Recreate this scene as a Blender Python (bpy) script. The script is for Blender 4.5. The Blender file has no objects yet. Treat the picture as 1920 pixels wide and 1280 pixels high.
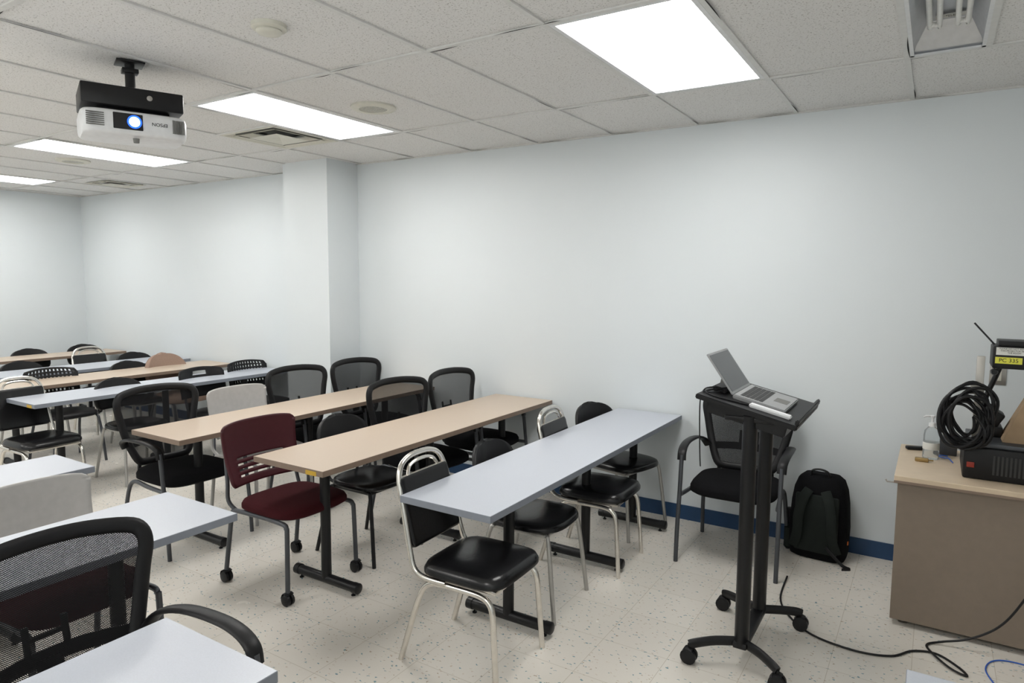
import bpy, bmesh, random
from math import *
from mathutils import Vector, Matrix
random.seed(4)
C=bpy.context.scene.collection
H=2.679; D=4.485
XF=-9.5; XR=2.3; YB=-3.4

# ---------------------------------------------------------------- materials
def nodes(m): 
    m.use_nodes=True; return m.node_tree.nodes, m.node_tree.links
def mat(name,col,rough=.5,metal=0.,var=.04,scale=30,bump=0.,bscale=200,coat=0.,spec=.5,alpha=1):
    m=bpy.data.materials.new(name); n,l=nodes(m); b=n["Principled BSDF"]
    b.inputs["Roughness"].default_value=rough; b.inputs["Metallic"].default_value=metal
    b.inputs["Coat Weight"].default_value=coat; b.inputs["Specular IOR Level"].default_value=spec
    tc=n.new("ShaderNodeTexCoord"); nz=n.new("ShaderNodeTexNoise"); nz.inputs["Scale"].default_value=scale
    l.new(tc.outputs["Object"],nz.inputs["Vector"])
    r=n.new("ShaderNodeValToRGB"); r.color_ramp.elements[0].position=.3; r.color_ramp.elements[1].position=.7
    r.color_ramp.elements[0].color=(*[max(0,c*(1-var)) for c in col],1); r.color_ramp.elements[1].color=(*[min(1,c*(1+var)) for c in col],1)
    l.new(nz.outputs["Fac"],r.inputs["Fac"]); l.new(r.outputs["Color"],b.inputs["Base Color"])
    if bump:
        n2=n.new("ShaderNodeTexNoise"); n2.inputs["Scale"].default_value=bscale; l.new(tc.outputs["Object"],n2.inputs["Vector"])
        bp=n.new("ShaderNodeBump"); bp.inputs["Strength"].default_value=bump; bp.inputs["Distance"].default_value=.002
        l.new(n2.outputs["Fac"],bp.inputs["Height"]); l.new(bp.outputs["Normal"],b.inputs["Normal"])
    return m
def emis(name,col,s,sample=True):
    m=bpy.data.materials.new(name); n,l=nodes(m); b=n["Principled BSDF"]
    b.inputs["Base Color"].default_value=(*col,1); b.inputs["Emission Color"].default_value=(*col,1); b.inputs["Emission Strength"].default_value=s
    if not sample: m.cycles.emission_sampling='NONE'
    return m
M={}
M['wall']=mat("wall_paint",(.700,.745,.765),.5,var=.008,scale=1.5,bump=.08,bscale=60)
M['base']=mat("blue_vinyl",(.012,.05,.125),.45)
M['chrome']=mat("chrome",(.72,.69,.64),.22,1.,var=.06)
M['silver']=mat("silver_paint",(.45,.44,.42),.35,.75)
M['vinyl']=mat("black_vinyl",(.009,.009,.010),.25,bump=.15,bscale=90,spec=.4)
M['bplas']=mat("black_plastic",(.009,.009,.010),.45,bump=.1,bscale=300,spec=.3)
M['bmet']=mat("black_metal",(.007,.007,.008),.38,spec=.35)
M['gmet']=mat("grey_metal",(.08,.085,.095),.4,.5)
M['fabric']=mat("black_fabric",(.007,.007,.008),.95,var=.3,scale=300,bump=.5,bscale=500,spec=.1)
M['maroon']=mat("maroon_plastic",(.060,.010,.015),.42,spec=.35)
M['maroonf']=mat("maroon_fabric",(.042,.0045,.007),.9,var=.2,scale=300,bump=.4,bscale=500,spec=.2)
M['lgrey']=mat("light_grey_plastic",(.45,.44,.425),.5)
M['tan']=mat("tan_fabric",(.32,.22,.17),.85,var=.1,scale=200)
M['tgrey']=mat("grey_laminate",(.51,.54,.60),.32,var=.03,scale=250)
M['tgreye']=mat("grey_laminate_edge",(.22,.24,.28),.5)
M['tbeige']=mat("beige_laminate",(.55,.45,.355),.36,var=.03,scale=250)
M['tbeigee']=mat("beige_laminate_edge",(.22,.16,.12),.5)
M['yellow']=mat("yellow_tape",(.55,.34,.03),.5)
M['taupe']=mat("taupe_laminate",(.215,.17,.13),.5,var=.03)
M['lwood']=mat("light_wood_laminate",(.62,.50,.36),.4,var=.05,scale=12)
M['white']=mat("white_plastic",(.78,.79,.80),.4)
M['fixt']=mat("white_enamel",(.72,.73,.74),.35)
M['tbar']=mat("white_grid_metal",(.68,.68,.66),.45)
M['black']=mat("void_black",(.004,.004,.004),.9)
M['screen']=mat("dark_screen",(.07,.075,.08),.25)
M['lap']=mat("laptop_silver",(.36,.365,.37),.38,.4)
M['key']=mat("key_black",(.02,.02,.02),.5)
M['blue']=mat("blue_cable",(.02,.10,.45),.4)
M['steel']=mat("brushed_steel",(.42,.40,.37),.4,.8)
M['cardb']=mat("cardboard",(.36,.25,.15),.8)
M['olive']=mat("dark_green_nylon",(.014,.018,.016),.85,bump=.4,bscale=300,spec=.2)
M['red']=mat("red_switch",(.30,.025,.01),.4)
M['orange']=mat("orange_tag",(.7,.16,.02),.5)
M['blab']=mat("yellow_label",(.72,.70,.08),.6)
M['wlab']=mat("white_label",(.7,.7,.66),.6)
M['ink']=mat("black_ink",(.01,.01,.01),.7)
M['grill']=mat("cream_grille",(.66,.65,.57),.5)
M['ventd']=mat("vent_dark",(.16,.16,.15),.6)
M['slot']=mat("slot_grey",(.035,.035,.035),.6)
LP=13.4
M['light']=emis("lamp_diffuser",(1,.985,.96),LP)
M['tube']=emis("lit_tube",(1,.985,.96),LP,False)
M['lens']=emis("lens_glow",(.55,.75,1),9,False)
M['lensb']=emis("lens_blue",(.02,.12,.9),1.6,False)
M['tubeoff']=mat("unlit_tube",(.85,.85,.82),.3)
def mk_clear():
    m=bpy.data.materials.new("clear_plastic"); n,l=nodes(m); b=n["Principled BSDF"]
    b.inputs["Base Color"].default_value=(.85,.9,.92,1); b.inputs["Transmission Weight"].default_value=.8; b.inputs["Roughness"].default_value=.12; b.inputs["IOR"].default_value=1.2
    return m
M['clear']=mk_clear()
def mk_mesh():
    m=bpy.data.materials.new("woven_mesh"); n,l=nodes(m); b=n["Principled BSDF"]
    b.inputs["Base Color"].default_value=(.008,.008,.009,1); b.inputs["Roughness"].default_value=.8; b.inputs["Specular IOR Level"].default_value=.2
    tc=n.new("ShaderNodeTexCoord"); sp=n.new("ShaderNodeSeparateXYZ"); l.new(tc.outputs["Object"],sp.inputs[0])
    def mt(op,a,bb=None):
        q=n.new("ShaderNodeMath"); q.operation=op
        for i,v in enumerate((a,bb)):
            if v is None: continue
            if isinstance(v,(int,float)): q.inputs[i].default_value=v
            else: l.new(v,q.inputs[i])
        return q.outputs[0]
    k=2*pi/.0055
    a=mt('SINE',mt('MULTIPLY',sp.outputs[1],k)); c=mt('SINE',mt('MULTIPLY',sp.outputs[2],k))
    g=mt('GREATER_THAN',mt('MULTIPLY',a,c),.42)
    tr=n.new("ShaderNodeBsdfTransparent"); mx=n.new("ShaderNodeMixShader")
    l.new(g,mx.inputs[0]); l.new(b.outputs[0],mx.inputs[1]); l.new(tr.outputs[0],mx.inputs[2])
    l.new(mx.outputs[0],n["Material Output"].inputs[0]); return m
M['mesh']=mk_mesh()
def mk_floor():
    m=bpy.data.materials.new("speckled_vinyl_tile"); n,l=nodes(m); b=n["Principled BSDF"]
    tc=n.new("ShaderNodeTexCoord"); 
    base=(.74,.705,.64,1)
    nz=n.new("ShaderNodeTexNoise"); nz.inputs["Scale"].default_value=70; l.new(tc.outputs["Object"],nz.inputs["Vector"])
    ad=n.new("ShaderNodeVectorMath"); ad.operation='MULTIPLY_ADD'; ad.inputs[1].default_value=(.022,.022,.0)
    l.new(nz.outputs["Color"],ad.inputs[0]); l.new(tc.outputs["Object"],ad.inputs[2])
    def fleck(scale,thr,colr,prev,seed,keep,rot):
        sc=n.new("ShaderNodeMapping"); sc.inputs["Location"].default_value=(seed,seed*2,0); sc.inputs["Rotation"].default_value=(0,0,rot); sc.inputs["Scale"].default_value=(.6,1.25,1); l.new(ad.outputs[0],sc.inputs[0])
        v=n.new("ShaderNodeTexVoronoi"); v.voronoi_dimensions='2D'; v.inputs["Scale"].default_value=scale; l.new(sc.outputs[0],v.inputs["Vector"])
        lt=n.new("ShaderNodeMath"); lt.operation='LESS_THAN'; lt.inputs[1].default_value=thr; l.new(v.outputs["Distance"],lt.inputs[0])
        sx=n.new("ShaderNodeSeparateColor"); l.new(v.outputs["Color"],sx.inputs[0])
        g=n.new("ShaderNodeMath"); g.operation='LESS_THAN'; g.inputs[1].default_value=keep; l.new(sx.outputs[0],g.inputs[0])
        mu=n.new("ShaderNodeMath"); mu.operation='MULTIPLY'; l.new(lt.outputs[0],mu.inputs[0]); l.new(g.outputs[0],mu.inputs[1])
        mx=n.new("ShaderNodeMix"); mx.data_type='RGBA'; l.new(mu.outputs[0],mx.inputs[0])
        if prev is None: mx.inputs[6].default_value=base
        else: l.new(prev,mx.inputs[6])
        mx.inputs[7].default_value=colr
        return mx.outputs[2]
    cur=fleck(38,.10,(.60,.52,.43,1),None,3,.32,1.2)
    cur=fleck(38,.125,(.20,.33,.36,1),cur,5,.20,.7)
    cur=fleck(38,.115,(.19,.30,.34,1),cur,21,.15,2.3)
    cur=fleck(38,.095,(.37,.29,.21,1),cur,13,.13,1.9)
    br=n.new("ShaderNodeTexBrick"); br.offset=0; br.inputs["Scale"].default_value=1; br.inputs["Brick Width"].default_value=.3048; br.inputs["Row Height"].default_value=.3048
    br.inputs["Mortar Size"].default_value=.0013; br.inputs["Color1"].default_value=(1,1,1,1); br.inputs["Color2"].default_value=(.965,.96,.955,1); br.inputs["Mortar"].default_value=(.72,.69,.64,1)
    l.new(tc.outputs["Object"],br.inputs["Vector"])
    mm=n.new("ShaderNodeMix"); mm.data_type='RGBA'; mm.blend_type='MULTIPLY'; mm.inputs[0].default_value=1; l.new(cur,mm.inputs[6]); l.new(br.outputs["Color"],mm.inputs[7])
    l.new(mm.outputs[2],b.inputs["Base Color"])
    n3=n.new("ShaderNodeTexNoise"); n3.inputs["Scale"].default_value=5; l.new(tc.outputs["Object"],n3.inputs["Vector"])
    mr=n.new("ShaderNodeMapRange"); mr.inputs[3].default_value=.20; mr.inputs[4].default_value=.30; l.new(n3.outputs["Fac"],mr.inputs[0]); l.new(mr.outputs[0],b.inputs["Roughness"])
    return m
M['floor']=mk_floor()
def mk_ceil():
    m=bpy.data.materials.new("fissured_ceiling_tile"); n,l=nodes(m); b=n["Principled BSDF"]; b.inputs["Roughness"].default_value=.9
    tc=n.new("ShaderNodeTexCoord")
    nz=n.new("ShaderNodeTexNoise"); nz.inputs["Scale"].default_value=140; nz.inputs["Detail"].default_value=2.5; nz.inputs["Distortion"].default_value=.8; l.new(tc.outputs["Object"],nz.inputs["Vector"])
    r=n.new("ShaderNodeValToRGB"); e=r.color_ramp.elements; e[0].position=.33; e[0].color=(.42,.41,.39,1); e[1].position=.42; e[1].color=(.765,.76,.745,1)
    l.new(nz.outputs["Fac"],r.inputs["Fac"]); l.new(r.outputs["Color"],b.inputs["Base Color"])
    bp=n.new("ShaderNodeBump"); bp.inputs["Strength"].default_value=.3; bp.inputs["Distance"].default_value=.003; l.new(nz.outputs["Fac"],bp.inputs["Height"]); l.new(bp.outputs["Normal"],b.inputs["Normal"])
    return m
M['ceil']=mk_ceil()

# ---------------------------------------------------------------- mesh builder
def smooth_path(pts,n=6,closed=False):
    P=[Vector(p) for p in pts]; out=[]
    N=len(P); rng=range(N if closed else N-1)
    for i in rng:
        if closed: a,b,c,d=P[(i-1)%N],P[i],P[(i+1)%N],P[(i+2)%N]
        else: a,b,c,d=P[max(i-1,0)],P[i],P[i+1],P[min(i+2,N-1)]
        for k in range(n):
            t=k/n
            out.append(.5*((2*b)+(c-a)*t+(2*a-5*b+4*c-d)*t*t+(3*b-a-3*c+d)*t**3))
    if not closed: out.append(P[-1])
    return out
class MB:
    def __init__(s): s.v=[];s.f=[];s.m=[];s.mi=0
    def add(s,vs,fs):
        o=len(s.v); s.v+= [tuple(v) for v in vs]; s.f+=[tuple(i+o for i in f) for f in fs]; s.m+=[s.mi]*len(fs); return s
    def box(s,x0,x1,y0,y1,z0,z1,bev=0,rot=None,seg=2):
        bm=bmesh.new(); bmesh.ops.create_cube(bm,size=1)
        c=Vector(((x0+x1)/2,(y0+y1)/2,(z0+z1)/2))
        bmesh.ops.scale(bm,vec=(x1-x0,y1-y0,z1-z0),verts=bm.verts)
        if bev: bmesh.ops.bevel(bm,geom=bm.edges[:],offset=bev,segments=seg,affect='EDGES',profile=.5)
        if rot: bmesh.ops.transform(bm,matrix=rot,verts=bm.verts)
        bm.verts.index_update()
        s.add([v.co+c for v in bm.verts],[[v.index for v in f.verts] for f in bm.faces]); bm.free(); return s
    def sweep(s,pts,ra,rb=None,ref=None,seg=10,closed=False,sm=0,caps=True,sq=1.0):
        if rb is None: rb=ra
        P=smooth_path(pts,sm,closed) if sm else [Vector(p) for p in pts]
        N=len(P); vs=[];fs=[]; up=None
        for i,p in enumerate(P):
            if closed: t=(P[(i+1)%N]-P[i-1]).normalized()
            else: t=(P[min(i+1,N-1)]-P[max(i-1,0)]).normalized()
            if ref is not None: a=Vector(ref)-t*t.dot(Vector(ref))
            else:
                if up is None: up=Vector((0,0,1)) if abs(t.z)<.9 else Vector((1,0,0))
                a=up-t*t.dot(up)
            a.normalize(); up=a; b=t.cross(a)
            for k in range(seg):
                th=2*pi*k/seg; ct,st=cos(th),sin(th)
                if sq!=1: ct=copysign(abs(ct)**sq,ct); st=copysign(abs(st)**sq,st)
                vs.append(p+a*ra*ct+b*rb*st)
        for i in range(N if closed else N-1):
            j=(i+1)%N
            for k in range(seg):
                q=(k+1)%seg; fs.append((i*seg+k,i*seg+q,j*seg+q,j*seg+k))
        if not closed and caps: fs.append(tuple(range(seg))[::-1]); fs.append(tuple((N-1)*seg+k for k in range(seg)))
        return s.add(vs,fs)
    def lathe(s,prof,c=(0,0,0),seg=24,axis='z',cap=True):
        vs=[];fs=[];c=Vector(c)
        for r,h in prof:
            for k in range(seg):
                a=2*pi*k/seg
                if axis=='z': v=Vector((r*cos(a),r*sin(a),h))
                elif axis=='y': v=Vector((r*cos(a),h,r*sin(a)))
                else: v=Vector((h,r*cos(a),r*sin(a)))
                vs.append(c+v)
        n=len(prof)
        for i in range(n-1):
            for k in range(seg):
                q=(k+1)%seg; fs.append((i*seg+k,i*seg+q,(i+1)*seg+q,(i+1)*seg+k))
        if cap: fs.append(tuple(range(seg))[::-1]); fs.append(tuple((n-1)*seg+k for k in range(seg)))
        return s.add(vs,fs)
    def pad(s,x0,x1,y0,y1,z0,z1,n=4.,edge=.02,dome=.01,seg=40,taper=0.):
        cx,cy=(x0+x1)/2,(y0+y1)/2; a,b=(x1-x0)/2,(y1-y0)/2; vs=[];fs=[]
        lay=[(.80,z0),(.985-edge/a*.6,z0),(1,z0+edge*.5),(1,z1-edge),(1-edge/a*.35,z1-edge*.3),(1-edge/a,z1),(.72,z1+dome*.6),(.4,z1+dome),(.02,z1+dome)]
        for k,z in lay:
            for i in range(seg):
                t=2*pi*i/seg; ct,st=cos(t),sin(t)
                x=copysign(abs(ct)**(2/n),ct)*a*k; y=copysign(abs(st)**(2/n),st)*b*k
                y*=1+taper*(x/a)
                vs.append((cx+x,cy+y,z))
        for i in range(len(lay)-1):
            for k in range(seg):
                q=(k+1)%seg; fs.append((i*seg+k,i*seg+q,(i+1)*seg+q,(i+1)*seg+k))
        fs.append(tuple(range(seg))[::-1]); fs.append(tuple((len(lay)-1)*seg+k for k in range(seg)))
        return s.add(vs,fs)
    def surf(s,fn,nu,nv,skip=None):
        vs=[fn(-1+2*i/nu,j/nv) for j in range(nv+1) for i in range(nu+1)]; fs=[]
        for j in range(nv):
            for i in range(nu):
                if skip and skip(i,j): continue
                a=j*(nu+1)+i; fs.append((a,a+1,a+nu+2,a+nu+1))
        return s.add(vs,fs)
    def make(s,name,mats,parent=None,smooth=True,solid=0,subsurf=0,angle=40,fixn=True):
        me=bpy.data.meshes.new(name); me.from_pydata(s.v,[],s.f)
        if not isinstance(mats,(list,tuple)): mats=[mats]
        for m in mats: me.materials.append(M[m] if isinstance(m,str) else m)
        me.polygons.foreach_set("material_index",s.m)
        bm=bmesh.new(); bm.from_mesh(me)
        if fixn: bmesh.ops.recalc_face_normals(bm,faces=bm.faces)
        if smooth:
            for f in bm.faces: f.smooth=True
            for e in bm.edges:
                if len(e.link_faces)==2 and e.calc_face_angle(0)>radians(angle): e.smooth=False
        bm.to_mesh(me); bm.free(); me.update()
        o=bpy.data.objects.new(name,me); C.objects.link(o)
        if parent: o.parent=parent
        if solid:
            q=o.modifiers.new("thickness",'SOLIDIFY'); q.thickness=solid; q.offset=0
        return o
def empty(name,label=None,cat=None,loc=(0,0,0),rz=0,group=None):
    o=bpy.data.objects.new(name,None); o.empty_display_size=.1; C.objects.link(o)
    o.location=loc; o.rotation_euler=(0,0,rz)
    if label: tag(o,label,cat,group)
    return o
def tag(o,label,cat,group=None):
    o["label"]=label; o["category"]=cat
    if group: o["group"]=group
def struct(o): o["kind"]="structure"; return o
def copy_tree(o,parent=None):
    n=o.copy(); C.objects.link(n)
    if parent: n.parent=parent; n.matrix_parent_inverse=o.matrix_parent_inverse.copy()
    for c in [c for c in o.children]: copy_tree(c,n)
    return n
def text_mesh(name,s,size,mat_,parent,M4,ext=.0005):
    cu=bpy.data.curves.new(name,"FONT"); cu.body=s; cu.size=size; cu.extrude=ext; cu.align_x='CENTER'; cu.align_y='CENTER'
    t=bpy.data.objects.new(name,cu); C.objects.link(t); bpy.context.view_layer.update()
    me=bpy.data.meshes.new_from_object(t.evaluated_get(bpy.context.evaluated_depsgraph_get()))
    bpy.data.objects.remove(t); bpy.data.curves.remove(cu)
    me.materials.clear(); me.materials.append(M[mat_]); me.transform(M4)
    o=bpy.data.objects.new(name,me); C.objects.link(o); o.parent=parent; return o

# ---------------------------------------------------------------- room shell
t=.12
def sbox(name,m,*a,bev=0):
    b=MB(); b.box(*a,bev=bev); return struct(b.make(name,m,smooth=False))
sbox("floor",'floor',XF-t,XR+t,YB-t,D+t,-.1,0)
sbox("wall_north",'wall',XF-t,XR+t,D,D+t,0,H+.3)
sbox("wall_south",'wall',XF-t,XR+t,YB-t,YB,0,H+.3)
sbox("wall_west",'wall',XF-t,XF,YB,D,0,H+.3)
sbox("wall_east",'wall',XR,XR+t,YB,D,0,H+.3)
CX0,CX1,CY=-5.07,-4.50,4.12
sbox("wall_column",'wall',CX0,CX1,CY,D,0,H+.02)
bb=MB(); bh=.10; q=.008
bb.box(XF,CX0-q,D-q,D,0,bh); bb.box(CX1+q,XR,D-q,D,0,bh)
bb.box(CX0-q,CX1+q,CY-q,CY,0,bh); bb.box(CX0-q,CX0,CY,D,0,bh); bb.box(CX1,CX1+q,CY,D,0,bh)
struct(bb.make("baseboard_north",'base',smooth=False))
sbox("baseboard_west",'base',XF,XF+q,YB,D-q,0,bh)
sbox("baseboard_south",'base',XF+q,XR-q,YB,YB+q,0,bh)
sbox("baseboard_east",'base',XR-q,XR,YB,D-q,0,bh)
T=.6096
xs=[-3.828+T*k for k in range(-10,11)]; xs=[x for x in xs if XF<x<XR]
ys=[3.646-2*T*k for k in range(0,6)]; ys=[y for y in ys if YB<y<D]
X=[XF]+xs+[XR]; Y=[YB]+sorted(ys)+[D]
def lx(k): return -3.828+T*k
lit_cells=[(lx(4),2.427),(lx(0),2.427),(lx(-4),2.427),(lx(-8),2.427)]
extra=[(lx(4),-.0114),(lx(0),-.0114),(lx(-4),-.0114),(lx(-8),-.0114)]
cb=MB()
def incell(x0,y0,x1,y1):
    cx,cy=(x0+x1)/2,(y0+y1)/2
    for hx0,hx1,hy0,hy1 in HO:
        if hx0<cx<hx1 and hy0<cy<hy1: return True
    return False
HO=[(x,x+T,2.427,3.646) for x,_ in lit_cells]+[(x,x+T,-.0114-1.2192,-.0114) for x,_ in extra]
EX0,EX1=-.170,.135
HO.append((EX0,EX1,2.427,3.646))
VX0=lx(-1); HO.append((VX0,VX0+T,3.646-T,3.646))
X2=sorted(set([round(v,4) for v in X]+[EX1])); Y2=sorted(set([round(v,4) for v in Y]+[round(3.646-T,4)]))
for i in range(len(X2)-1):
    for j in range(len(Y2)-1):
        x0,x1,y0,y1=X2[i],X2[i+1],Y2[j],Y2[j+1]
        if incell(x0,y0,x1,y1): continue
        cb.box(x0,x1,y0,y1,H+.006,H+.03)
struct(cb.make("ceiling",'ceil',smooth=False))
sbox("trim_2",'black',XF,XR,YB,D,H+.28,H+.3)
tb=MB(); w=.012
for x in xs: 
    tb.box(x-w,x+w,YB,D,H-.002,H+.0055)
tb.box(EX1-w,EX1+w,2.427,3.646,H-.002,H+.0055)
for y in ys: tb.box(XF,XR,y-w,y+w,H-.0025,H+.0052)
tb.box(VX0,VX0+T,3.646-T-w,3.646-T+w,H-.0025,H+.0052)
tb.box(XF,XR,D-.02,D,H-.003,H+.0055); tb.box(XF,XF+.02,YB,D,H-.003,H+.0055)
tb.mi=1
def sliver(x,y,dx,dy,L,wd):
    n=8; vs=[];
    for i in range(n+1):
        s=i/n; k=sin(pi*s)*wd
        a=(x+dx*L*s,y+dy*L*s); vs.append((a[0],a[1],H-.0031)); vs.append((a[0]+dy*k,a[1]+abs(dx)*k,H-.0031))
    tb.add(vs,[(2*i,2*i+1,2*i+3,2*i+2) for i in range(n)])
for x in xs:
    for y in ys:
        if y<0: continue
        for _ in range(2):
            sg=random.choice((1,-1))
            if random.random()<.8: sliver(x,y+sg*w*.9,random.choice((1,-1)),0,random.uniform(.08,.28),sg*random.uniform(.004,.009))
        if random.random()<.35: sliver(x+random.choice((1,-1))*w*.9,y,0,random.choice((1,-1)),random.uniform(.15,.4),.006)
    sliver(x,D-.021,random.choice((1,-1)),0,random.uniform(.12,.3),-.009)
    sliver(x+w*.9,D-.02,0,-1,random.uniform(.1,.3),-.006)
struct(tb.make("trim_1",['tbar','black'],smooth=False,fixn=False))

# ---------------------------------------------------------------- light fixtures
def fixture(x,y1,label,kind):
    r=empty("ceiling_light",label,"ceiling light",(x+T/2,y1-T,H),group="recessed ceiling light fixtures")
    a=T/2-w; b=T-w
    f=MB()
    for s in (-1,1):
        f.box(min(s*a,s*(a-.004)),max(s*a,s*(a-.004)),-b,b,0,.10); 
        f.box(-a,a,min(s*b,s*(b-.004)),max(s*b,s*(b-.004)),0,.10)
    f.box(-a,a,-b,b,.10,.104)
    fw=.022 if kind=='flat' else .03
    for s in (-1,1):
        f.box(min(s*a,s*(a-fw)),max(s*a,s*(a-fw)),-b,b,-.002,.006,bev=.0015); f.box(-a+fw,a-fw,min(s*b,s*(b-fw)),max(s*b,s*(b-fw)),-.002,.006,bev=.0015)
    f.make("housing",'fixt',r,smooth=False)
    if kind=='flat':
        d=MB(); d.box(-a+fw,a-fw,-b+fw,b-fw,.003,.006); d.make("diffuser",'light',r,smooth=False)
    else:
        d=MB(); d.box(-a+fw,a-fw,-b+fw,b-fw-.0,.030,.033); d.make("diffuser",'light',r,smooth=False)
        for s in (-1,1):
            tbm=MB(); tbm.sweep([(s*.09,-b+.05,.018),(s*.09,b-.05,.018)],.009); tbm.make("lamp_tube",'tube',r)
    return r
fixture(lx(4),3.646,"square-edged recessed ceiling light with flat glowing white diffuser",'flat')
fixture(lx(0),3.646,"lit recessed fluorescent troffer with white metal frame and tubes",'tube')
fixture(lx(-4),3.646,"lit recessed fluorescent troffer near the middle of the classroom",'tube')
fixture(lx(-8),3.646,"lit recessed fluorescent troffer near the far wall",'tube')
for x,_ in extra: fixture(x,-.0114,"lit recessed ceiling light with flat white diffuser",'flat')

r=empty("ceiling_light","unlit open recessed ceiling fixture with bare compact fluorescent tubes","ceiling light",((EX0+EX1)/2,3.646-T,H))
a=(EX1-EX0)/2-w; b=T-w; f=MB()
f.add([(-a,-b,0),(a,-b,0),(a,b,0),(-a,b,0),(-a*.55,-b+.06,.11),(a*.55,-b+.06,.11),(a*.55,b-.10,.11),(-a*.55,b-.10,.11)],[(0,1,5,4),(1,2,6,5),(2,3,7,6),(3,0,4,7),(4,5,6,7)])
f.make("reflector",mat("mirror_reflector",(.62,.64,.67),.28,.75),r,smooth=False,fixn=False)
f=MB()
for s in(-1,1): 
    f.box(min(s*a,s*(a-.015)),max(s*a,s*(a-.015)),-b,b,-.003,.003); f.box(-a,a,min(s*b,s*(b-.02)),max(s*b,s*(b-.02)),-.003,.003)
f.make("frame",'fixt',r,smooth=False)
f=MB(); f.box(-.05,.07,b-.19,b-.15,.100,.102); f.make("rating_label",'wlab',r,smooth=False)
text_mesh("label_lettering","120V 60Hz\nCF40",.014,'ink',r,Matrix.Translation((.01,b-.17,.0995))@Matrix.Rotation(pi,4,'X'),.0002)
for s in (-1,1):
    f=MB(); y0=b-.2
    f.sweep([(s*.05-.018,-b+.1,.06),(s*.05-.018,y0-.05,.06),(s*.05-.012,y0-.02,.06),(s*.05,y0-.005,.06),(s*.05+.012,y0-.02,.06),(s*.05+.018,y0-.05,.06),(s*.05+.018,-b+.1,.06)],.011,sm=3)
    f.make("lamp_tube",'tubeoff',r)

def vent(cx,cy,hw,label):
    r=empty("air_vent",label,"air vent",(cx,cy,H))
    f=MB(); z=-.004
    def ring(o,i,zo,zi):
        vs=[(-o,-o,zo),(o,-o,zo),(o,o,zo),(-o,o,zo),(-i,-i,zi),(i,-i,zi),(i,i,zi),(-i,i,zi)]
        f.add(vs,[(0,1,5,4),(1,2,6,5),(2,3,7,6),(3,0,4,7)])
    ring(hw,hw*.93,z,z); 
    f.mi=0; ring(hw*.93,hw*.80,-.004,.03); f.mi=1; ring(hw*.80,hw*.70,.03,.0); f.mi=0; ring(hw*.78,hw*.55,-.006,.03); f.mi=1; ring(hw*.56,hw*.44,.03,.03)
    f.mi=0; ring(hw*.50,hw*.001,-.012,.004)
    f.make("vent_louvers",['grill','ventd'],r,smooth=False,solid=.002)
    f=MB(); f.box(-hw,hw,-hw,hw,.04,.045); f.make("duct_back",'ventd',r,smooth=False)
vent(VX0+T/2,3.646-T/2,T/2-.012,"cream square louvered ceiling air diffuser beside the light")
vent(-7.79,4.05,.22,"small square return air vent in the ceiling")
M['spk']=mat("speaker_grille",(.46,.46,.41),.6,var=.3,scale=150)
def speaker(x,y):
    r=empty("ceiling_speaker","round cream perforated ceiling speaker grille","ceiling speaker",(x,y,H),group="round ceiling speakers")
    MB().lathe([(.135,.006),(.135,-.004),(.125,-.010),(.085,-.012),(.083,-.006)],cap=False).make("rim",'grill',r)
    f=MB(); f.lathe([(.084,-.007),(.05,-.012),(.001,-.013)],cap=False); f.make("grille",'spk',r)
speaker(-2.92,3.05); speaker(-6.55,3.05)
r=empty("smoke_detector","round white ceiling smoke detector","smoke detector",(-2.35,1.86,H))
MB().lathe([(.07,.006),(.07,-.010),(.062,-.016)]).make("base",'grill',r)
MB().lathe([(.05,-.0161),(.052,-.022),(.045,-.030),(.02,-.034),(.001,-.035)]).make("sensor_cap",'grill',r)

# ---------------------------------------------------------------- projector
r=empty("projector","white ceiling-mounted video projector with glowing lens under black bracket","projector",(-3.32,1.82,H),radians(-22))
f=MB(); f.box(-.06,.06,-.06,.06,-.008,-.0005,bev=.002); f.sweep([(0,0,-.008),(0,0,-.14)],.022,seg=16); f.box(-.03,.03,-.035,.035,-.05,-.03,bev=.003); f.make("mounting_pole",'bmet',r)
f=MB(); f.box(-.16,.14,-.215,.205,-.235,-.145,bev=.006); f.make("mounting_bracket",'bmet',r)
f=MB(); f.lathe([(.012,.1401),(.012,.145),(.004,.147)],(0,.06,-.185),axis='x',seg=14); f.make("bracket_lock",'steel',r)
f=MB(); f.box(-.10,.09,-.15,.15,-.262,-.235,bev=.004); f.make("bracket_plate",'bmet',r)
b=MB()
zs=[(-.362,.90,.0),(-.352,.97,0),(-.33,1,0),(-.280,1,0),(-.263,.96,0),(-.257,.9,0)]
seg=64;vs=[];fs=[]
for z,k,_ in zs:
    for i in range(seg):
        th=2*pi*i/seg; ct,st=cos(th),sin(th); n=6
        vs.append((copysign(abs(ct)**(2/n),ct)*.165*k,copysign(abs(st)**(2/n),st)*.222*(k*.5+.5),z))
for i in range(len(zs)-1):
    for k in range(seg):
        q2=(k+1)%seg; fs.append((i*seg+k,i*seg+q2,(i+1)*seg+q2,(i+1)*seg+k))
fs.append(tuple(range(seg))[::-1]); fs.append(tuple((len(zs)-1)*seg+k for k in range(seg)))
b.add(vs,fs); b.make("body",'white',r,angle=50)
f=MB()
for k in range(7): f.box(.158,.1665,-.200,-.130,-.336+k*.009,-.332+k*.009)
f.make("air_intake_grille",'ventd',r,smooth=False)
f=MB()
for k in range(9): f.box(.157,.1665,.150+k*.006,.153+k*.006,-.338,-.276)
f.make("air_exhaust_grille",'ventd',r,smooth=False)
f=MB(); f.box(.160,.1675,-.095,.025,-.342,-.270,bev=.003); f.make("lens_panel",'ink',r)
f=MB(); f.lathe([(.030,.160),(.030,.172),(.023,.174),(.022,.168)],(0,-.010,-.306),axis='x',cap=False); f.make("lens_ring",'lensb',r)
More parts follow.
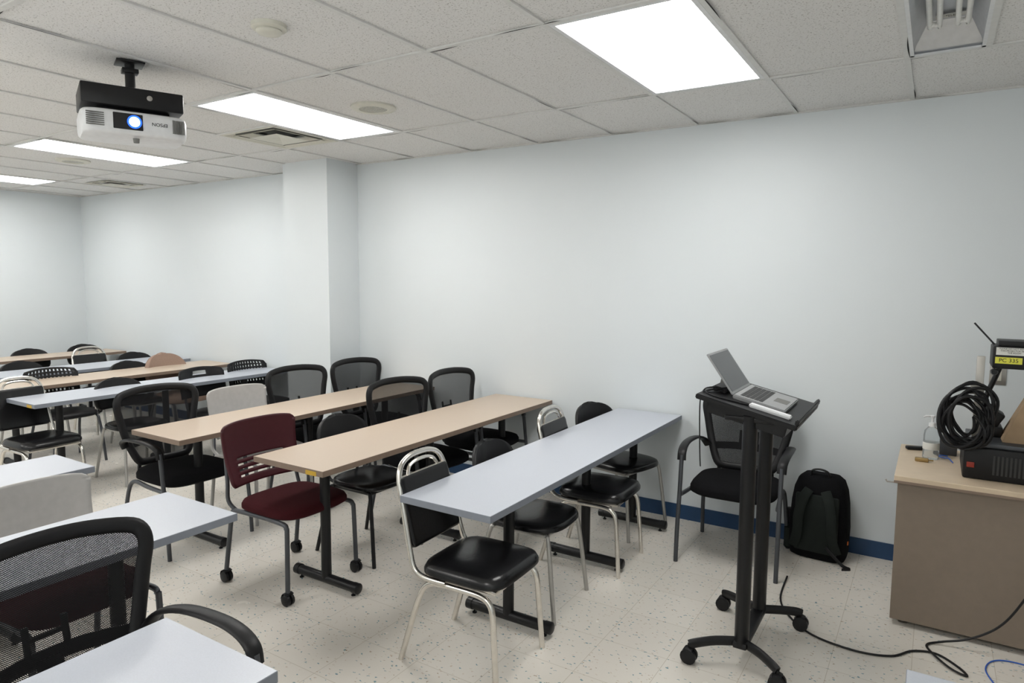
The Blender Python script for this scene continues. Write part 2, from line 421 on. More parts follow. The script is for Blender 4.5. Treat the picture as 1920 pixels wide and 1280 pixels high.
f=MB(); f.lathe([(.022,.169),(.012,.173),(.001,.174)],(0,-.010,-.306),axis='x',cap=False); f.make("lens",'lens',r)
f=MB(); f.lathe([(.012,-.02),(.014,0)],(.12,.0,-.372),seg=12); f.make("foot",'ventd',r)
R_=Matrix(((0,0,1,0),(1,0,0,0),(0,1,0,0),(0,0,0,1)))
text_mesh("logo_lettering","EPSON",.022,'ink',r,Matrix.Translation((.1655,.095,-.305))@R_@Matrix.Rotation(pi,4,'Z'))

# ---------------------------------------------------------------- tables
def table(x0,x1,y0,y1,kind,label,legs,tape=False,z1=.735):
    cx,cy=(x0+x1)/2,(y0+y1)/2
    r=empty("training_table",label,"table",(cx,cy,0),group="long narrow classroom tables")
    f=MB(); hx,hy=(x1-x0)/2,(y1-y0)/2
    f.box(-hx,hx,-hy,hy,z1-.030,z1,bev=.0015,seg=1)
    o=f.make("tabletop",['tgrey' if kind=='g' else 'tbeige','tgreye' if kind=='g' else 'tbeigee'],r,smooth=False)
    for p in o.data.polygons:
        p.material_index=0 if p.normal.z>.8 else 1
    if tape:
        f=MB(); f.box(hx-.12,hx-.045,-hy-.001,-hy,z1-.03,z1-.008); f.make("edge_tape",'yellow',r,smooth=False)
    for y in legs:
        f=MB(); yy=y-cy
        f.sweep([(0,yy,.05),(0,yy,z1-.035)],.027,seg=16)
        f.box(-.14,.14,yy-.03,yy+.03,z1-.040,z1-.0305,bev=.002)
        f.sweep([(-.235,yy,.045),(-.225,yy,.045),(.225,yy,.045),(.235,yy,.045)],.026,.026,ref=(0,0,1),seg=14)
        for s in(-1,1):
            f.lathe([(.029,s*.205-.0),(.029,s*.238),(.022,s*.243)],(0,yy,.045),axis='x',seg=14)
            f.lathe([(.012,.0),(.012,.006),(.005,.008),(.005,.03)],(s*.2,yy,0),seg=10)
        f.make("leg",'bmet',r)
    return r
table(-1.90,-1.43,2.115,4.46,'g',"grey laminate table with black T-shaped legs beside the wall",[2.62,3.46,4.18])
table(-2.965,-2.445,2.175,4.46,'w',"beige laminate table with black T-legs and yellow tape corner",[2.42,3.3,4.15],True)
table(-4.09,-3.59,2.15,4.45,'w',"beige laminate table with black T-legs, chairs tucked behind",[2.42,3.3,4.1])
table(-5.93,-5.45,2.19,4.44,'g',"grey laminate table with yellow tape on its end",[2.45,3.3,4.1],True)
table(-6.85,-6.34,2.2,4.44,'w',"beige laminate table with a tan chair tucked behind",[2.5,4.1])
table(-7.62,-7.12,2.2,4.44,'g',"grey laminate table with a chrome loop-back chair behind",[2.5,4.1])
table(-8.95,-8.47,2.2,4.44,'w',"beige laminate table with black chairs in the last row",[2.5,4.1])
table(-1.74,-1.275,-1.4,.985,'g',"grey laminate table end beside the black mesh chair",[-.9,.55])
table(-2.775,-2.29,-.8,1.60,'g',"grey laminate table end beside the light grey chair",[-.3,1.25])
table(-3.85,-3.45,-.8,1.63,'g',"short visible end of a grey laminate table",[-.3,1.25])
table(-.01,.46,.5,1.81,'g',"light grey table corner standing in the open floor",[.8,1.5])

# ---------------------------------------------------------------- chairs
def caster(f,x,y,r=.03):
    for s in(-1,1):
        f.lathe([(r*.6,s*.004),(r,s*.006),(r,s*.020),(r*.6,s*.024)],(x,y,r),axis='y',seg=16)
    f.sweep([(x,y,r),(x,y,r*2+.02)],.007,seg=8)
    f.sweep([(x-.026,y,r+.01),(x-.018,y,r+.03),(x,y,r+.037),(x+.018,y,r+.03)],.024,.004,ref=(0,1,0),seg=8)
def chrome_chair(root):
    MB().pad(-.205,.205,-.21,.21,.405,.465,n=5,edge=.03,dome=.012).make("seat",'vinyl',root)
    f=MB(); f.sweep([(.17,-.17,.402),(.17,.17,.402),(-.17,.17,.402),(-.17,-.17,.402)],.010,closed=True,seg=8); f.make("seat_rail",'chrome',root)
    for s in(-1,1):
        MB().sweep([(0,s*.185,.385),(.10,s*.186,.383),(.150,s*.188,.365),(.170,s*.190,.32),(.18,s*.193,.2),(.195,s*.2,.0)],.0125,sm=4).make("leg",'chrome',root)
        MB().sweep([(0,s*.185,.385),(-.11,s*.186,.383),(-.165,s*.188,.36),(-.20,s*.190,.30),(-.24,s*.195,.18),(-.295,s*.2,.0)],.0125,sm=4).make("leg",'chrome',root)
    f=MB(); pts=[]
    side=[(-.06,.190,.395),(-.17,.195,.40),(-.225,.193,.43),(-.25,.188,.50),(-.29,.178,.66),(-.325,.165,.785),(-.338,.135,.845),(-.345,.075,.872)]
    pts=[(x,-y,z) for x,y,z in side]+[(-.347,0,.877)]+[(x,y,z) for x,y,z in side[::-1]]
    f.sweep(pts,.0125,sm=4)
    f.sweep([(-.322,-.163,.795),(-.322,.163,.795)],.008,seg=8)
    f.sweep([(-.262,-.18,.535),(-.262,.18,.535)],.008,seg=8)
    inner=[(-.322,-.11,.795),(-.331,-.09,.83),(-.335,-.05,.846),(-.335,0,.85),(-.335,.05,.846),(-.331,.09,.83),(-.322,.11,.795)]
    f.sweep(inner,.008,sm=3,seg=8)
    f.make("back_frame",'chrome',root)
    def fn(u,v):
        z=.50+.30*v; x=-.245-.085*(z-.5)/.3*.95-.004
        return (x,u*.175*(1 if .06<v<.94 else .95),z)
    b=MB(); b.surf(fn,12,14); o=b.make("backrest",'vinyl',root); 
    q=o.modifiers.new("t",'SOLIDIFY'); q.thickness=.035; q.offset=0
    q=o.modifiers.new("b",'BEVEL'); q.width=.012; q.segments=3; q.limit_method='ANGLE'
def shell_fn(W,z0,z1,x0,lean,curve=.05,n=2.6,vt=.45,bot=.35):
    def fn(u,v):
        z=z0+(z1-z0)*v
        k=1.
        if v>vt: k=max(0,1-((v-vt)/(1-vt))**n)**(1/n)
        if v<bot: k=min(k,max(0,1-((bot-v)/bot)**n*.45)**(1/n))
        y=u*W*k
        return (x0-lean*v+curve*(y/W)**2,y,z)
    return fn
def sin_v(fn): return lambda u,v: fn(u,sin(v*pi/2))
def shell_chair(root,legm='silver'):
    MB().pad(-.20,.21,-.205,.205,.425,.465,n=3.2,edge=.018,dome=.008).make("seat",'vinyl',root)
    b=MB(); b.surf(sin_v(shell_fn(.205,.56,.80,-.255,.05)),16,14); b.make("backrest",'bplas',root,solid=.022)
    f=MB()
    for s in(-1,1): f.sweep([(-.10,s*.12,.415),(-.21,s*.12,.42),(-.25,s*.12,.46),(-.268,s*.12,.60),(-.283,s*.12,.68)],.010,sm=4,seg=8)
    f.sweep([(-.14,-.17,.415),(.15,-.17,.415),(.15,.17,.415),(-.14,.17,.415)],.010,seg=8,closed=True)
    f.make("back_frame",legm,root)
    for s in(-1,1):
        MB().sweep([(.15,s*.175,.418),(.17,s*.185,.38),(.215,s*.21,0)],.0115,sm=3).make("leg",legm,root)
        MB().sweep([(-.14,s*.175,.418),(-.165,s*.185,.38),(-.26,s*.21,0)],.0115,sm=3).make("leg",legm,root)
def mesh_chair(root):
    MB().pad(-.23,.245,-.245,.245,.405,.475,n=4,edge=.03,dome=.012).make("seat",'fabric',root)
    def bx(y,z): return -.235-.11*(z-.45)/.47-.03*sin((z-.45)/.47*pi)+.06*(y/.26)**2
    half=[(.12,.485),(.165,.50),(.195,.56),(.225,.66),(.250,.78),(.262,.85),(.252,.895),(.215,.918),(.11,.932)]
    out=[(bx(y,z),y,z) for y,z in half]+[(bx(0,.935),0,.935)]+[(bx(y,z),-y,z) for y,z in half[::-1]]+[(bx(0,.482),0,.482)]
    f=MB(); f.sweep(out,.014,.024,ref=(1,0,0),closed=True,sm=4,seg=12); f.sweep([(bx(.2,.6)-.01,-.2,.6),(bx(0,.6)-.03,-.08,.6),(bx(0,.6)-.03,.08,.6),(bx(.2,.6)-.01,.2,.6)],.008,.024,ref=(1,0,0),sm=3)
    f.sweep([(-.15,0,.41),(-.25,0,.42),(bx(0,.5)-.025,0,.47),(bx(0,.6)-.03,0,.6)],.035,.012,ref=(0,1,0),sm=3)
    for s in(-1,1): 
        f.sweep([(-.2,s*.16,.41),(-.245,s*.16,.44),(bx(.17,.5),s*.16,.50)],.012,sm=3,seg=8)
        f.sweep([(bx(0,.6)-.03,s*.05,.6),(bx(0,.68)-.025,s*.05,.70)],.010,.006,ref=(0,1,0),seg=8)
    f.sweep([(bx(0,.65)-.028,-.05,.66),(bx(0,.65)-.028,.05,.66)],.008,seg=8)
    f.make("backrest_frame",'bplas',root)
    zz=[.485,.50,.53,.56,.61,.66,.72,.78,.82,.85,.875,.895,.908,.918,.926,.935]
    h_=sorted([(b_,a_) for a_,b_ in half]+[(.482,.0),(.935,0.)])
    def hw(z):
        for (z0,a0),(z1,a1) in zip(h_,h_[1:]):
            if z0<=z<=z1: return a0+(a1-a0)*(z-z0)/(z1-z0) if z1>z0 else a0
        return 0
    def fn(u,v):
        z=zz[int(round(v*(len(zz)-1)))]; y=u*hw(z); return (bx(y,z),y,z)
    MB().surf(fn,14,len(zz)-1).make("backrest_mesh",'mesh',root)
    for s in(-1,1):
        f=MB(); f.sweep([(-.25,s*.235,.60),(-.22,s*.262,.645),(-.12,s*.282,.672),(.03,s*.288,.680),(.13,s*.285,.672),(.19,s*.28,.645),(.205,s*.278,.60)],.026,.010,ref=(0,1,0),sm=4,seg=12); f.make("armrest",'bplas',root)
        MB().sweep([(.20,s*.278,.63),(.21,s*.278,.56),(.225,s*.278,.42),(.25,s*.28,.2),(.262,s*.28,0)],.0125,.0125,sm=4).make("leg",'gmet',root)
        MB().sweep([(.225,s*.27,.40),(.0,s*.25,.395),(-.15,s*.24,.40),(-.21,s*.245,.35),(-.245,s*.255,.2),(-.29,s*.265,0)],.0125,sm=4).make("leg",'gmet',root)
def task_chair(root,plast,fab,met,casters=True,zt=.87):
    MB().pad(-.22,.24,-.235,.235,.42,.475,n=4,edge=.025,dome=.012).make("seat",fab,root)
    def fn(u,v):
        z=.525+(zt-.525)*v; W=.228+.02*v
        k=1
        if v>.88: k=1-.12*((v-.88)/.12)**2.4
        if v<.10: k=1-.08*((.10-v)/.10)**2
        y=u*W*k
        return (-.25-.07*v-.02*sin(pi*v)+.045*(y/W)**2,y,z-(.012*abs(u)**4 if v>.9 else 0))
    sk=(lambda i,j: (4<=i<=19 and j in(4,7,10,13))) if casters else None
    MB().surf(fn,24,34,sk).make("backrest",plast,root,solid=.012)
    h=.06 if casters else 0
    for s in(-1,1):
        f=MB(); f.sweep([(-.20,s*.22,.41),(-.245,s*.235,.46),(-.262,s*.225,.56),(-.285,s*.215,.68)],.011,sm=4,seg=8); f.make("back_support",met,root)
        l=MB().sweep([(.05,s*.215,.412),(.19,s*.225,.412),(.215,s*.228,.395),(.221,s*.23,.36),(.225,s*.238,h)],.0125,.0125,sm=3).make("leg",met,root)
        l2=MB().sweep([(.05,s*.215,.412),(-.19,s*.225,.412),(-.222,s*.228,.395),(-.232,s*.23,.36),(-.28,s*.238,h)],.0125,.0125,sm=3).make("leg",met,root)
        if casters:
            for x,pp in((.225,l),(-.28,l2)):
                c=MB(); caster(c,x,s*.238); c.make("caster",'bplas',pp)
def perf_chair(root,handle=False):
    MB().pad(-.20,.21,-.21,.21,.42,.465,n=3.4,edge=.02,dome=.008).make("seat",'bplas',root)
    def fn(u,v):
        z=.56+.27*v; W=.225; k=1-(.10*((v-.8)/.2)**2 if v>.8 else 0)
        y=u*W*k; return (-.26-.05*v+.05*(y/W)**2,y,z-.02*u*u*(v>.8))
    sk=lambda i,j:(i%2==1 and j%2==1 and 3<=i<=25 and 3<=j<=13)
    if handle: sk=lambda i,j:(10<=i<=18 and 11<=j<=12)
    MB().surf(fn,29,15,sk).make("backrest",'bplas',root,solid=.012)
    f=MB()
    for s in(-1,1): f.sweep([(-.10,s*.15,.41),(-.22,s*.15,.42),(-.27,s*.15,.50),(-.288,s*.15,.66)],.010,sm=4,seg=8)
    f.make("back_frame",'gmet',root)
    for s in(-1,1):
        MB().sweep([(.0,s*.175,.41),(.17,s*.185,.40),(.215,s*.21,0)],.0115,sm=3).make("leg",'gmet',root)
        MB().sweep([(.0,s*.175,.41),(-.165,s*.185,.40),(-.26,s*.21,0)],.0115,sm=3).make("leg",'gmet',root)
def tan_chair(root):
    MB().pad(-.22,.23,-.23,.23,.40,.48,n=3.4,edge=.03,dome=.012).make("seat",'tan',root)
    MB().surf(sin_v(shell_fn(.225,.55,.86,-.26,.06,n=2.4,vt=.3)),18,16).make("backrest",'tan',root,solid=.04)
    f=MB()
    for s in(-1,1): f.sweep([(-.10,s*.14,.395),(-.24,s*.14,.41),(-.285,s*.14,.50),(-.30,s*.14,.66)],.011,sm=4,seg=8)
    f.make("back_frame",'gmet',root)
    for s in(-1,1):
        MB().sweep([(.0,s*.18,.395),(.18,s*.19,.39),(.22,s*.21,0)],.012,sm=3).make("leg",'gmet',root)
        MB().sweep([(.0,s*.18,.395),(-.18,s*.19,.39),(-.26,s*.21,0)],.012,sm=3).make("leg",'gmet',root)
def place(build,name,cat,group,items):
    proto=None
    for (x,y,rz,label) in items:
        if proto is None:
            r=empty(name); build(r); proto=r
        else: r=copy_tree(proto)
        r.location=(x,y,0); r.rotation_euler=(0,0,radians(rz)); tag(r,label,cat,group if len(items)>1 else None)
place(chrome_chair,"stacking_chair","chair","chrome-framed stacking chairs",[
 (-1.61,2.32,2,"chrome-framed chair with glossy black vinyl seat at grey table end"),
 (-1.62,3.56,3,"chrome loop-back chair with black vinyl seat tucked at grey table"),
 (-5.62,2.30,3,"chrome loop-back chair with black vinyl pad at far grey table"),
 (-7.55,3.72,0,"chrome loop-back chair in the farther rows")])
S="black rounded-back chair with silver tube legs"
place(shell_chair,"stacking_chair","chair","black rounded-back chairs with silver legs",[
 (-1.70,2.92,4,S+" under grey table"),(-1.72,4.13,-14,S+" beside the wall"),
 (-5.55,2.96,0,S+" in a farther row"),(-6.62,3.62,0,S+" in a farther row"),
 (-7.45,3.0,0,S+" in a farther row"),(-7.38,4.08,0,S+" in a farther row"),
 (-8.70,3.58,0,S+" near the far wall"),(-8.75,4.20,0,S+" near the far wall")])
place(lambda r:shell_chair(r,'bmet'),"stacking_chair","chair",None,[(-2.86,2.93,0,"black rounded-back chair with black tube legs beside maroon chair")])
m_="black mesh-back armchair"
place(mesh_chair,"mesh_back_chair","chair","black mesh-back armchairs",[
 (-2.90,3.50,-8,m_+" with grey metal legs tucked at beige table"),(-2.88,4.13,-2,m_+" tucked at beige table near the wall"),
 (-3.98,2.42,0,m_+" with grey legs at the end of beige table"),(-4.01,3.55,-6,m_+" tucked at beige table beside light grey chair"),(-3.98,4.18,-4,m_+" standing beside the wall column"),
 (-1.73,.83,1,m_+" tucked at grey table, woven back in front"),
 (-.95,4.04,-88,m_+" standing against the wall behind the lectern")])
place(lambda r:task_chair(r,'maroon','maroonf','gmet'),"rolling_chair","chair",None,[(-2.93,2.40,0,"maroon plastic-back chair with maroon fabric seat and casters")])
place(lambda r:task_chair(r,'lgrey','lgrey','lgrey',False),"side_chair","chair",None,[
 (-4.0,3.02,0,"light grey plastic-back chair tucked at beige table")])
place(lambda r:task_chair(r,'lgrey','maroonf','gmet',False,.825),"side_chair","chair",None,[
 (-2.80,1.20,2,"light grey plastic-back chair with maroon seat at grey table")])
place(lambda r:perf_chair(r),"perforated_chair","chair","black perforated-back chairs",[
 (-5.55,4.22,0,"black chair with perforated plastic back beside the column"),(-6.50,2.86,0,"black chair with perforated plastic back in a farther row")])
place(lambda r:perf_chair(r,True),"plastic_chair","chair",None,[(-5.45,3.66,0,"black plastic chair with handle cutout in its back")])
place(tan_chair,"upholstered_chair","chair",None,[(-6.48,3.93,0,"tan upholstered chair with rounded back")])

# ---------------------------------------------------------------- lectern
LX,LY=-.63,3.07
r=empty("lectern","black rolling lectern with tilted top, twin posts and casters","lectern",(LX,LY,0))
P1,P2=-.19,.15
for y in(P1,P2):
    MB().sweep([(0,y,.09),(0,y,1.10)],.042,.030,ref=(0,1,0),seg=20).make("post",'bmet',r)
f=MB(); f.box(-.03,.03,P1-.04,P2+.04,.085,.115,bev=.008); f.make("cross_beam",'bmet',r)
f=MB(); f.box(-.10,.10,P1-.03,P2+.03,1.075,1.095,bev=.003); f.make("top_bracket",'bmet',r)
for sx,cx in((-1,-.195),(1,.17)):
    for sy,py,cy in((-1,P1,-.30),(1,P2,.26)):
        l=MB(); l.sweep([(0,py,.105),(cx*.5,py+(cy-py)*.45,.102),(cx*.85,py+(cy-py)*.85,.092),(cx,cy,.082)],.022,.013,ref=(0,0,1),sm=4,seg=12)
        lo=l.make("leg",'bmet',r); c=MB(); caster(c,cx,cy,.034); c.make("caster",'bplas',lo)
tl=radians(13); Rt=Matrix.Rotation(tl,4,'Y')
o=Matrix.Translation((-.01,.03,1.135))
def tb_(b,x0,x1,y0,y1,z0,z1,bev=.002):
    bm=bmesh.new(); bmesh.ops.create_cube(bm,size=1); bmesh.ops.scale(bm,vec=(x1-x0,y1-y0,z1-z0),verts=bm.verts)
    if bev: bmesh.ops.bevel(bm,geom=bm.edges[:],offset=bev,segments=2,affect='EDGES')
    bmesh.ops.translate(bm,vec=((x0+x1)/2,(y0+y1)/2,(z0+z1)/2),verts=bm.verts)
    bmesh.ops.transform(bm,matrix=o@Rt,verts=bm.verts); bm.verts.index_update()
    b.add([v.co for v in bm.verts],[[v.index for v in g.verts] for g in bm.faces]); bm.free()
f2=MB(); tb_(f2,-.21,.21,-.285,.285,-.022,0,.004); f2.make("desktop",'bplas',r)
f2=MB(); tb_(f2,.197,.212,-.285,.285,.0,.024,.004); f2.make("stop_lip",'bplas',r)
f2=MB(); tb_(f2,-.16,.17,-.24,.22,-.075,-.022,.004); f2.make("under_box",'bmet',r)
L=empty("laptop","open silver laptop with dark screen on the lectern","laptop",(LX,LY,0))
f=MB(); tb_(f,-.085,.135,-.165,.165,.0006,.020,.004); f.make("laptop_base",'lap',L)
kb=MB()
for i in range(5):
    for j in range(13): tb_(kb,-.060+i*.0195,-.060+i*.0195+.017,-.140+j*.0217,-.140+j*.0217+.019,.020,.0212,0)
kb.make("keyboard",'key',L,smooth=False)
f=MB(); tb_(f,.062,.120,-.045,.045,.020,.0205,.0002); f.make("touchpad",'ventd',L,smooth=False)
o_s=o; hinge=o@Rt@Vector((-.085,0,.018))
o=Matrix.Translation(hinge); Rt=Matrix.Rotation(radians(-35),4,'Y')
f=MB(); tb_(f,-.006,.0,-.165,.165,0,.205,.002); f.make("lid",'lap',L)
f=MB(); tb_(f,.0002,.001,-.152,.152,.012,.195,0); f.make("screen",'screen',L,smooth=False)
o=o_s; Rt=Matrix.Rotation(tl,4,'Y')
W=empty("usb_hub","black usb hub with plugged cables on the lectern","usb hub",(LX,LY,0))
f=MB(); tb_(f,-.185,-.125,-.12,-.02,.0006,.022,.004); f.make("body",'bplas',W)
p0=o@Rt@Vector((-.15,-.12,.012))
f=MB(); f.sweep([p0,p0+Vector((-.01,-.03,.015)),p0+Vector((-.05,-.06,.01)),p0+Vector((-.075,-.04,-.03)),p0+Vector((-.085,-.02,-.10)),p0+Vector((-.085,.0,-.28)),p0+Vector((-.08,0,-.36))],.003,sm=5,seg=6); f.make("cable",'bplas',W)
def lcable(pts,label,m='bplas',rad=.003):
    f=MB(); f.sweep([o@Rt@Vector(p) for p in pts],rad,sm=6,seg=6); k=f.make("cable",m); k.location=(LX,LY,0); tag(k,label,"cable")
lcable([(-.19,.16,.0035),(-.17,.05,.0035),(-.11,.0,.025),(-.12,-.10,.030),(-.19,-.20,.006),(-.14,-.24,.0035),(-.05,-.22,.0035),(.02,-.19,.0035)],"thin black cable looping over the lectern top",'bplas',.0035)
lcable([(-.15,.19,.0035),(-.12,.12,.02),(-.105,.02,.03),(-.115,-.06,.028),(-.16,-.16,.004),(-.20,-.22,.004)],"thin grey cable beside the laptop",'gmet',.0025)
f=MB(); tb_(f,-.20,-.165,.05,.14,.0006,.03,.004); k=f.make("power_adapter",'ventd'); k.location=(LX,LY,0); tag(k,"small grey power adapter on the lectern","power adapter")
f=MB(); tb_(f,.0,.17,-.225,-.185,.0006,.016,.004); k=f.make("presenter_remote",'white'); k.location=(LX,LY,0); tag(k,"slim white device lying beside laptop on lectern","remote control")

# ---------------------------------------------------------------- backpack
r=empty("backpack","black padded backpack with shoulder straps on the floor against wall","backpack",(-.52,4.33,0),radians(-4))
b=MB(); seg=40;vs=[];fs=[]
lay=[(0,.80),(.012,.95),(.05,1.0),(.20,1.02),(.34,.97),(.42,.90),(.475,.78),(.500,.6),(.508,.3),(.509,.02)]
for z,k in lay:
    for i in range(seg):
        th=2*pi*i/seg; ct,st=cos(th),sin(th); n=4.5
        vs.append((copysign(abs(ct)**(2/n),ct)*.160*k,copysign(abs(st)**(2/n),st)*.10*k+(.02*z),z))
for i in range(len(lay)-1):
    for k in range(seg):
        q2=(k+1)%seg; fs.append((i*seg+k,i*seg+q2,(i+1)*seg+q2,(i+1)*seg+k))
fs.append(tuple(range(seg))[::-1]); fs.append(tuple((len(lay)-1)*seg+k for k in range(seg)))
b.add(vs,fs); b.make("body",'fabric',r)
b=MB(); b.box(-.12,.12,-.112,-.085,.05,.40,bev=.012); b.make("back_panel",'olive',r)
for s in(-1,1):
    MB().sweep([(s*.045,-.105,.43),(s*.07,-.135,.38),(s*.09,-.15,.28),(s*.095,-.14,.17),(s*.12,-.11,.07)],.028,.008,ref=(1,0,0),sm=5).make("shoulder_strap",'olive',r)
MB().sweep([(.06,-.115,.10),(.11,-.13,.06),(.16,-.135,.02),(.20,-.13,.006),(.16,-.16,.006)],.010,.002,ref=(0,0,1),sm=5).make("webbing_strap",'bplas',r)
MB().sweep([(-.05,-.04,.485),(-.045,-.05,.53),(0,-.055,.545),(.045,-.05,.53),(.05,-.04,.485)],.010,.006,ref=(0,1,0),sm=4).make("top_handle",'bplas',r)
b=MB(); b.pad(-.195,-.145,-.06,.06,.02,.17,n=3); b.make("side_pocket",'olive',r)
MB().lathe([(.02,.03),(.027,.04),(.027,.21),(.018,.235),(.018,.26)],(-.172,0,0)).make("water_bottle",'bplas',r)
MB().box(.158,.166,-.03,-.015,.11,.13).make("zip_pull",'orange',r)

# ---------------------------------------------------------------- cabinet
r=empty("storage_cabinet","taupe laminate cabinet with light wood top against the wall","cabinet",(.55,3.98,0))
f=MB(); f.box(-.655,.66,-.35,.35,.03,.71,bev=.002); f.make("body",'taupe',r,smooth=False)
f=MB(); f.box(-.67,.68,-.375,.355,.7105,.745,bev=.003); f.make("top",'lwood',r,smooth=False)
f=MB(); f.box(-.67,.68,-.3775,-.375,.7105,.722); f.make("edge_trim",'tbeigee',r,smooth=False)
for x in(-.6,.6):
    for y in(-.3,.3): 
        f=MB(); f.lathe([(.02,0),(.02,.006),(.008,.01),(.008,.031)],(x,y,0),seg=12); f.make("foot",'steel',r)
f=MB(); f.sweep([(-.655,-.33,.70),(-.70,-.335,.70),(-.705,-.335,.71)],.004,seg=6); f.make("hook",'steel',r)

zc=.7455
r=empty("overhead_projector","black overhead projector with arm, head and yellow room label","overhead projector",(.40,3.93,zc))
f=MB(); f.box(-.25,.22,-.19,.17,.0,.15,bev=.010); f.make("base",'bplas',r)
f=MB(); f.box(-.235,.20,-.175,.155,.1505,.172,bev=.004); f.make("stage_frame",'gmet',r)
f=MB(); 
for k in range(14): f.box(-.135+k*.016,-.127+k*.016,-.1915,-.190,.03,.12)
f.make("vent_slots",'slot',r,smooth=False)
f=MB(); f.box(-.235,-.205,-.196,-.190,.055,.08,bev=.002); f.make("power_switch",'red',r)
f=MB(); f.sweep([(-.19,.1,.165),(-.165,.1,.34),(-.13,.08,.46),(-.10,.05,.58)],.018,.012,ref=(0,1,0),sm=3); f.make("arm",'bmet',r)
f=MB(); f.box(-.16,.13,-.10,.08,.515,.62,bev=.008); f.box(-.14,.10,-.09,.06,.62,.645,bev=.004); f.make("head",'bplas',r)
f=MB(); f.lathe([(.012,-.12),(.016,-.10)],(-.15,-.0,.50),axis='y',seg=12); f.make("focus_knob",'bmet',r)
f=MB(); f.sweep([(-.15,0,.62),(-.235,0,.72)],.004,seg=6); f.make("rod",'bmet',r)
f=MB(); f.box(-.148,.10,-.1015,-.100,.580,.615); f.make("white_label",'wlab',r,smooth=False)
f=MB(); f.box(-.150,-.048,-.1018,-.100,.540,.570); f.make("yellow_label",'blab',r,smooth=False)
RX=Matrix.Rotation(pi/2,4,'X')
text_mesh("label_lettering","PC 335",.025,'ink',r,Matrix.Translation((-.099,-.1022,.555))@RX,.0002)
text_mesh("label_lettering","PLEASE DO NOT REMOVE\nTHIS PROJECTOR FROM\nTHE ROOM",.0098,'ink',r,Matrix.Translation((-.08,-.1019,.600))@RX,.0002)
f=MB(); f.box(-.016,.016,-.010,.010,.0,.40,bev=.002); f.box(-.022,.022,-.018,.018,.0,.012,bev=.002); f.box(-.035,.02,-.02,.012,.22,.27,bev=.003)
k=f.make("metal_post",'steel'); k.location=(.195,3.80,zc+.1725); tag(k,"upright brushed steel post standing on overhead projector","metal post")
def coil(loc,R0,n,seed,label,rad=.0065,tx=0,tz=0,asp=1.22):
    rnd=random.Random(seed); f=MB(); pts=[]
    N=12
    for i in range(N*n+1):
        a=2*pi*i/N; j=i/N
        R=R0*(1+.16*sin(j*2.3+seed)+rnd.uniform(-.05,.05))
        pts.append((R*cos(a+.25*sin(j*1.7))+.016*sin(j*3),-.005*j+.018*sin(a*1+j*2+seed)+rnd.uniform(-.006,.006),R*asp*sin(a)+.014*cos(j*2)))
    pts=pts+[(R0*1.05,-.006*n,-.05),(R0*.9,-.006*n,-.10),(R0*.5,0,-.125)]
    f.sweep(pts,rad,sm=4,seg=8); k=f.make("coiled_cable",'bplas'); k.location=loc; k.rotation_euler=(0,tx,tz); tag(k,label,"cable")
coil((.150,3.712,zc+.295),.092,8,1,"thick black cable coiled and hung beside the projector",.0072,.1,.15,1.4)
coil((.145,3.722,zc+.280),.072,6,5,"smaller black cable loop hung within the coil",.006,-.35,-.35,1.35)
f=MB(); f.box(-.04,.04,-.03,.03,0,.10,bev=.006); k=f.make("power_supply_box",'gmet'); k.location=(.10,4.20,zc); tag(k,"small grey power supply box behind coiled cable","power supply")
f=MB(); f.add([(-.13,-.08,0),(.14,-.08,0),(.14,.09,0),(-.13,.09,0),(-.05,-.03,.20),(.14,-.03,.20),(.14,.05,.20),(-.05,.05,.20)],[(0,1,2,3),(0,1,5,4),(1,2,6,5),(2,3,7,6),(3,0,4,7),(4,5,6,7)])
k=f.make("cardboard_box",'cardb',smooth=False); k.location=(.43,3.90,zc+.173); tag(k,"brown sloped cardboard piece resting on the projector","cardboard")
f=MB(); f.box(-.045,.045,-.06,.06,0,.05,bev=.006); f.box(-.04,.04,-.055,.055,.05,.13,bev=.01,rot=Matrix.Rotation(.5,4,'Y')); k=f.make("desk_phone",'bplas'); k.location=(.262,3.98,zc+.173); tag(k,"small black handset unit resting on the projector","phone")
r=empty("sanitizer_bottle","clear pump bottle of hand sanitizer on the cabinet","sanitizer bottle",(.022,4.06,zc))
MB().lathe([(.034,.0),(.037,.006),(.037,.12),(.034,.145),(.018,.165),(.014,.17)]).make("bottle",'clear',r)
MB().lathe([(.0375,.050),(.0378,.051),(.0378,.085),(.0375,.086)],cap=False).make("bottle_label",'wlab',r)
f=MB(); f.lathe([(.016,.168),(.016,.188),(.006,.19),(.006,.215),(.012,.217),(.012,.226),(.002,.228)]); f.sweep([(0,0,.222),(-.03,-.01,.222),(-.04,-.012,.215)],.005,seg=8); f.make("pump",'white',r)
f=MB(); f.box(-.055,.055,-.02,.02,0,.018,bev=.006); k=f.make("remote_control",'bplas'); k.location=(-.04,4.23,zc); k.rotation_euler=(0,0,.35); tag(k,"black remote control lying on the cabinet top","remote control")
f=MB(); f.box(-.03,.03,-.012,.012,0,.02,bev=.004); f.sweep([(.03,-.005,.01),(.05,-.005,.012),(.05,.005,.012),(.03,.005,.01)],.003,seg=6)
k=f.make("padlock",mat("brass",(.35,.24,.10),.35,.7)); k.location=(-.015,3.96,zc); tag(k,"small brass padlock on the cabinet top","padlock")
r=empty("wall_outlet","stainless steel wall outlet plate with yellowish socket","wall outlet",(.31,D,1.16))
MB().box(-.038,.038,-.006,-.0002,-.058,.058,bev=.002).make("plate",'steel',r)
f=MB(); f.box(-.016,.016,-.009,-.0061,-.035,.035,bev=.002); f.make("socket",'grill',r)
def cable(pts,rad,m,label,cat="cable"):
    f=MB(); f.sweep(pts,rad,sm=8,seg=8); k=f.make("cable",m); tag(k,label,cat)
z=.0055
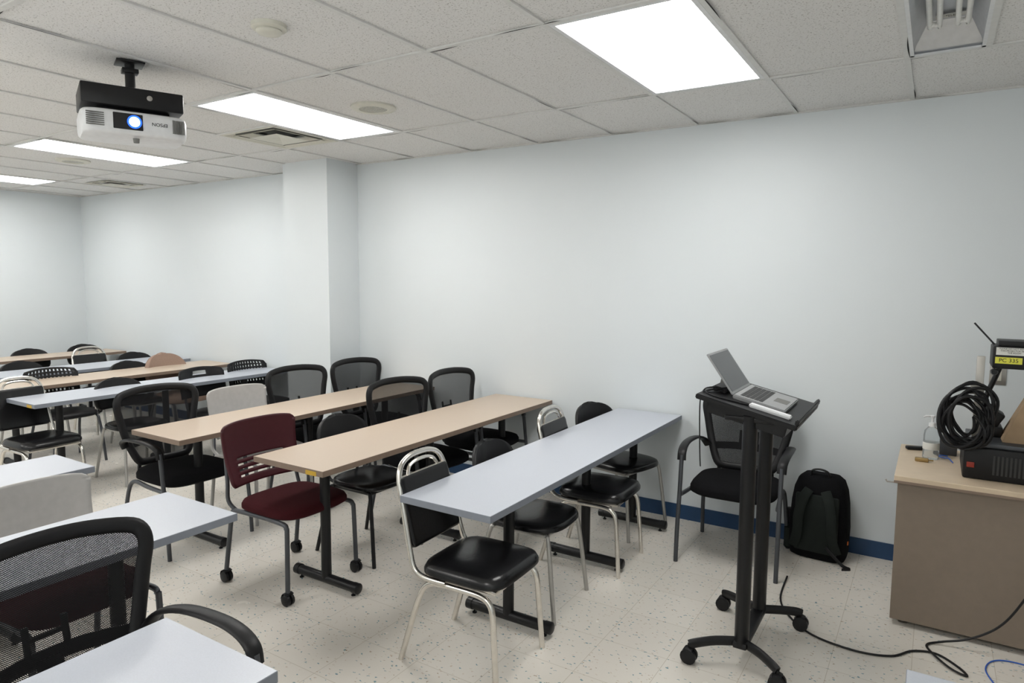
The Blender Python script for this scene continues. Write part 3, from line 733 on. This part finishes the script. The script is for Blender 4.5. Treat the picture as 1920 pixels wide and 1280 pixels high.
cable([(-.62,3.9,z),(-.60,3.6,z),(-.52,3.42,z),(-.40,3.30,z),(-.22,3.26,z),(-.08,3.30,z),(.0,3.40,z),(.09,3.43,z),(.17,3.36,z),(.20,3.30,z),(.14,3.32,z+.006),(.07,3.42,z+.008),(.055,3.50,z),(.11,3.54,z+.01),(.22,3.55,.06),(.33,3.55,.16),(.42,3.55,.34),(.52,3.55,.60),(.58,3.56,.74),(.62,3.62,.757),(.70,3.75,.752)],.005,'bplas',"black cable trailing across floor and up over the cabinet")
cable([(.30,3.28,.004),(.27,3.40,.004),(.30,3.50,.004),(.38,3.54,.004),(.55,3.52,.004),(.8,3.50,.004)],.003,'blue',"thin blue network cable on the floor")
cable([(.10,4.14,zc+.004),(.05,4.14,zc+.004),(.08,4.08,zc+.006),(.10,4.02,zc+.02),(.12,4.0,zc+.004)],.003,'blue',"thin blue cable on the cabinet top")

# ---------------------------------------------------------------- unseen fill lights, added to brighten the ceiling
def arealight(x,y,z,sx,sy,p):
    l=bpy.data.lights.new("ceiling_fill","AREA"); l.shape='RECTANGLE'; l.size=sx; l.size_y=sy; l.energy=p; l.color=(1,.985,.96)
    k=bpy.data.objects.new("ceiling_fill",l); k.location=(x,y,z); k.rotation_euler=(pi,0,0); C.objects.link(k)
arealight(.6,-1.8,1.1,2.2,1.6,65); arealight(-5,-1.8,1.1,3,1.6,65)

# ---------------------------------------------------------------- camera
yaw,pit,rol=.56296833,.094990465,.0059473646
s,c=sin(yaw),cos(yaw); sp,cp=sin(pit),cos(pit)
F=Vector((-s*cp,c*cp,-sp));R=Vector((c,s,0));U=Vector((-s*sp,c*sp,cp))
cxv=R*cos(rol)+U*sin(rol); cyv=-R*sin(rol)+U*cos(rol)
m4=Matrix((cxv,cyv,-F)).transposed().to_4x4(); m4.translation=(0,0,1.6695)
cd=bpy.data.cameras.new("camera"); cd.sensor_width=36; cd.lens=1255.749/1920*36; cd.clip_start=.05
co=bpy.data.objects.new("camera",cd); co.matrix_world=m4; C.objects.link(co); bpy.context.scene.camera=co
w_=bpy.data.worlds.new("w"); bpy.context.scene.world=w_; w_.use_nodes=True; w_.node_tree.nodes["Background"].inputs[0].default_value=(.5,.5,.5,1); w_.node_tree.nodes["Background"].inputs[1].default_value=.3
bpy.context.scene.view_settings.view_transform='Standard'
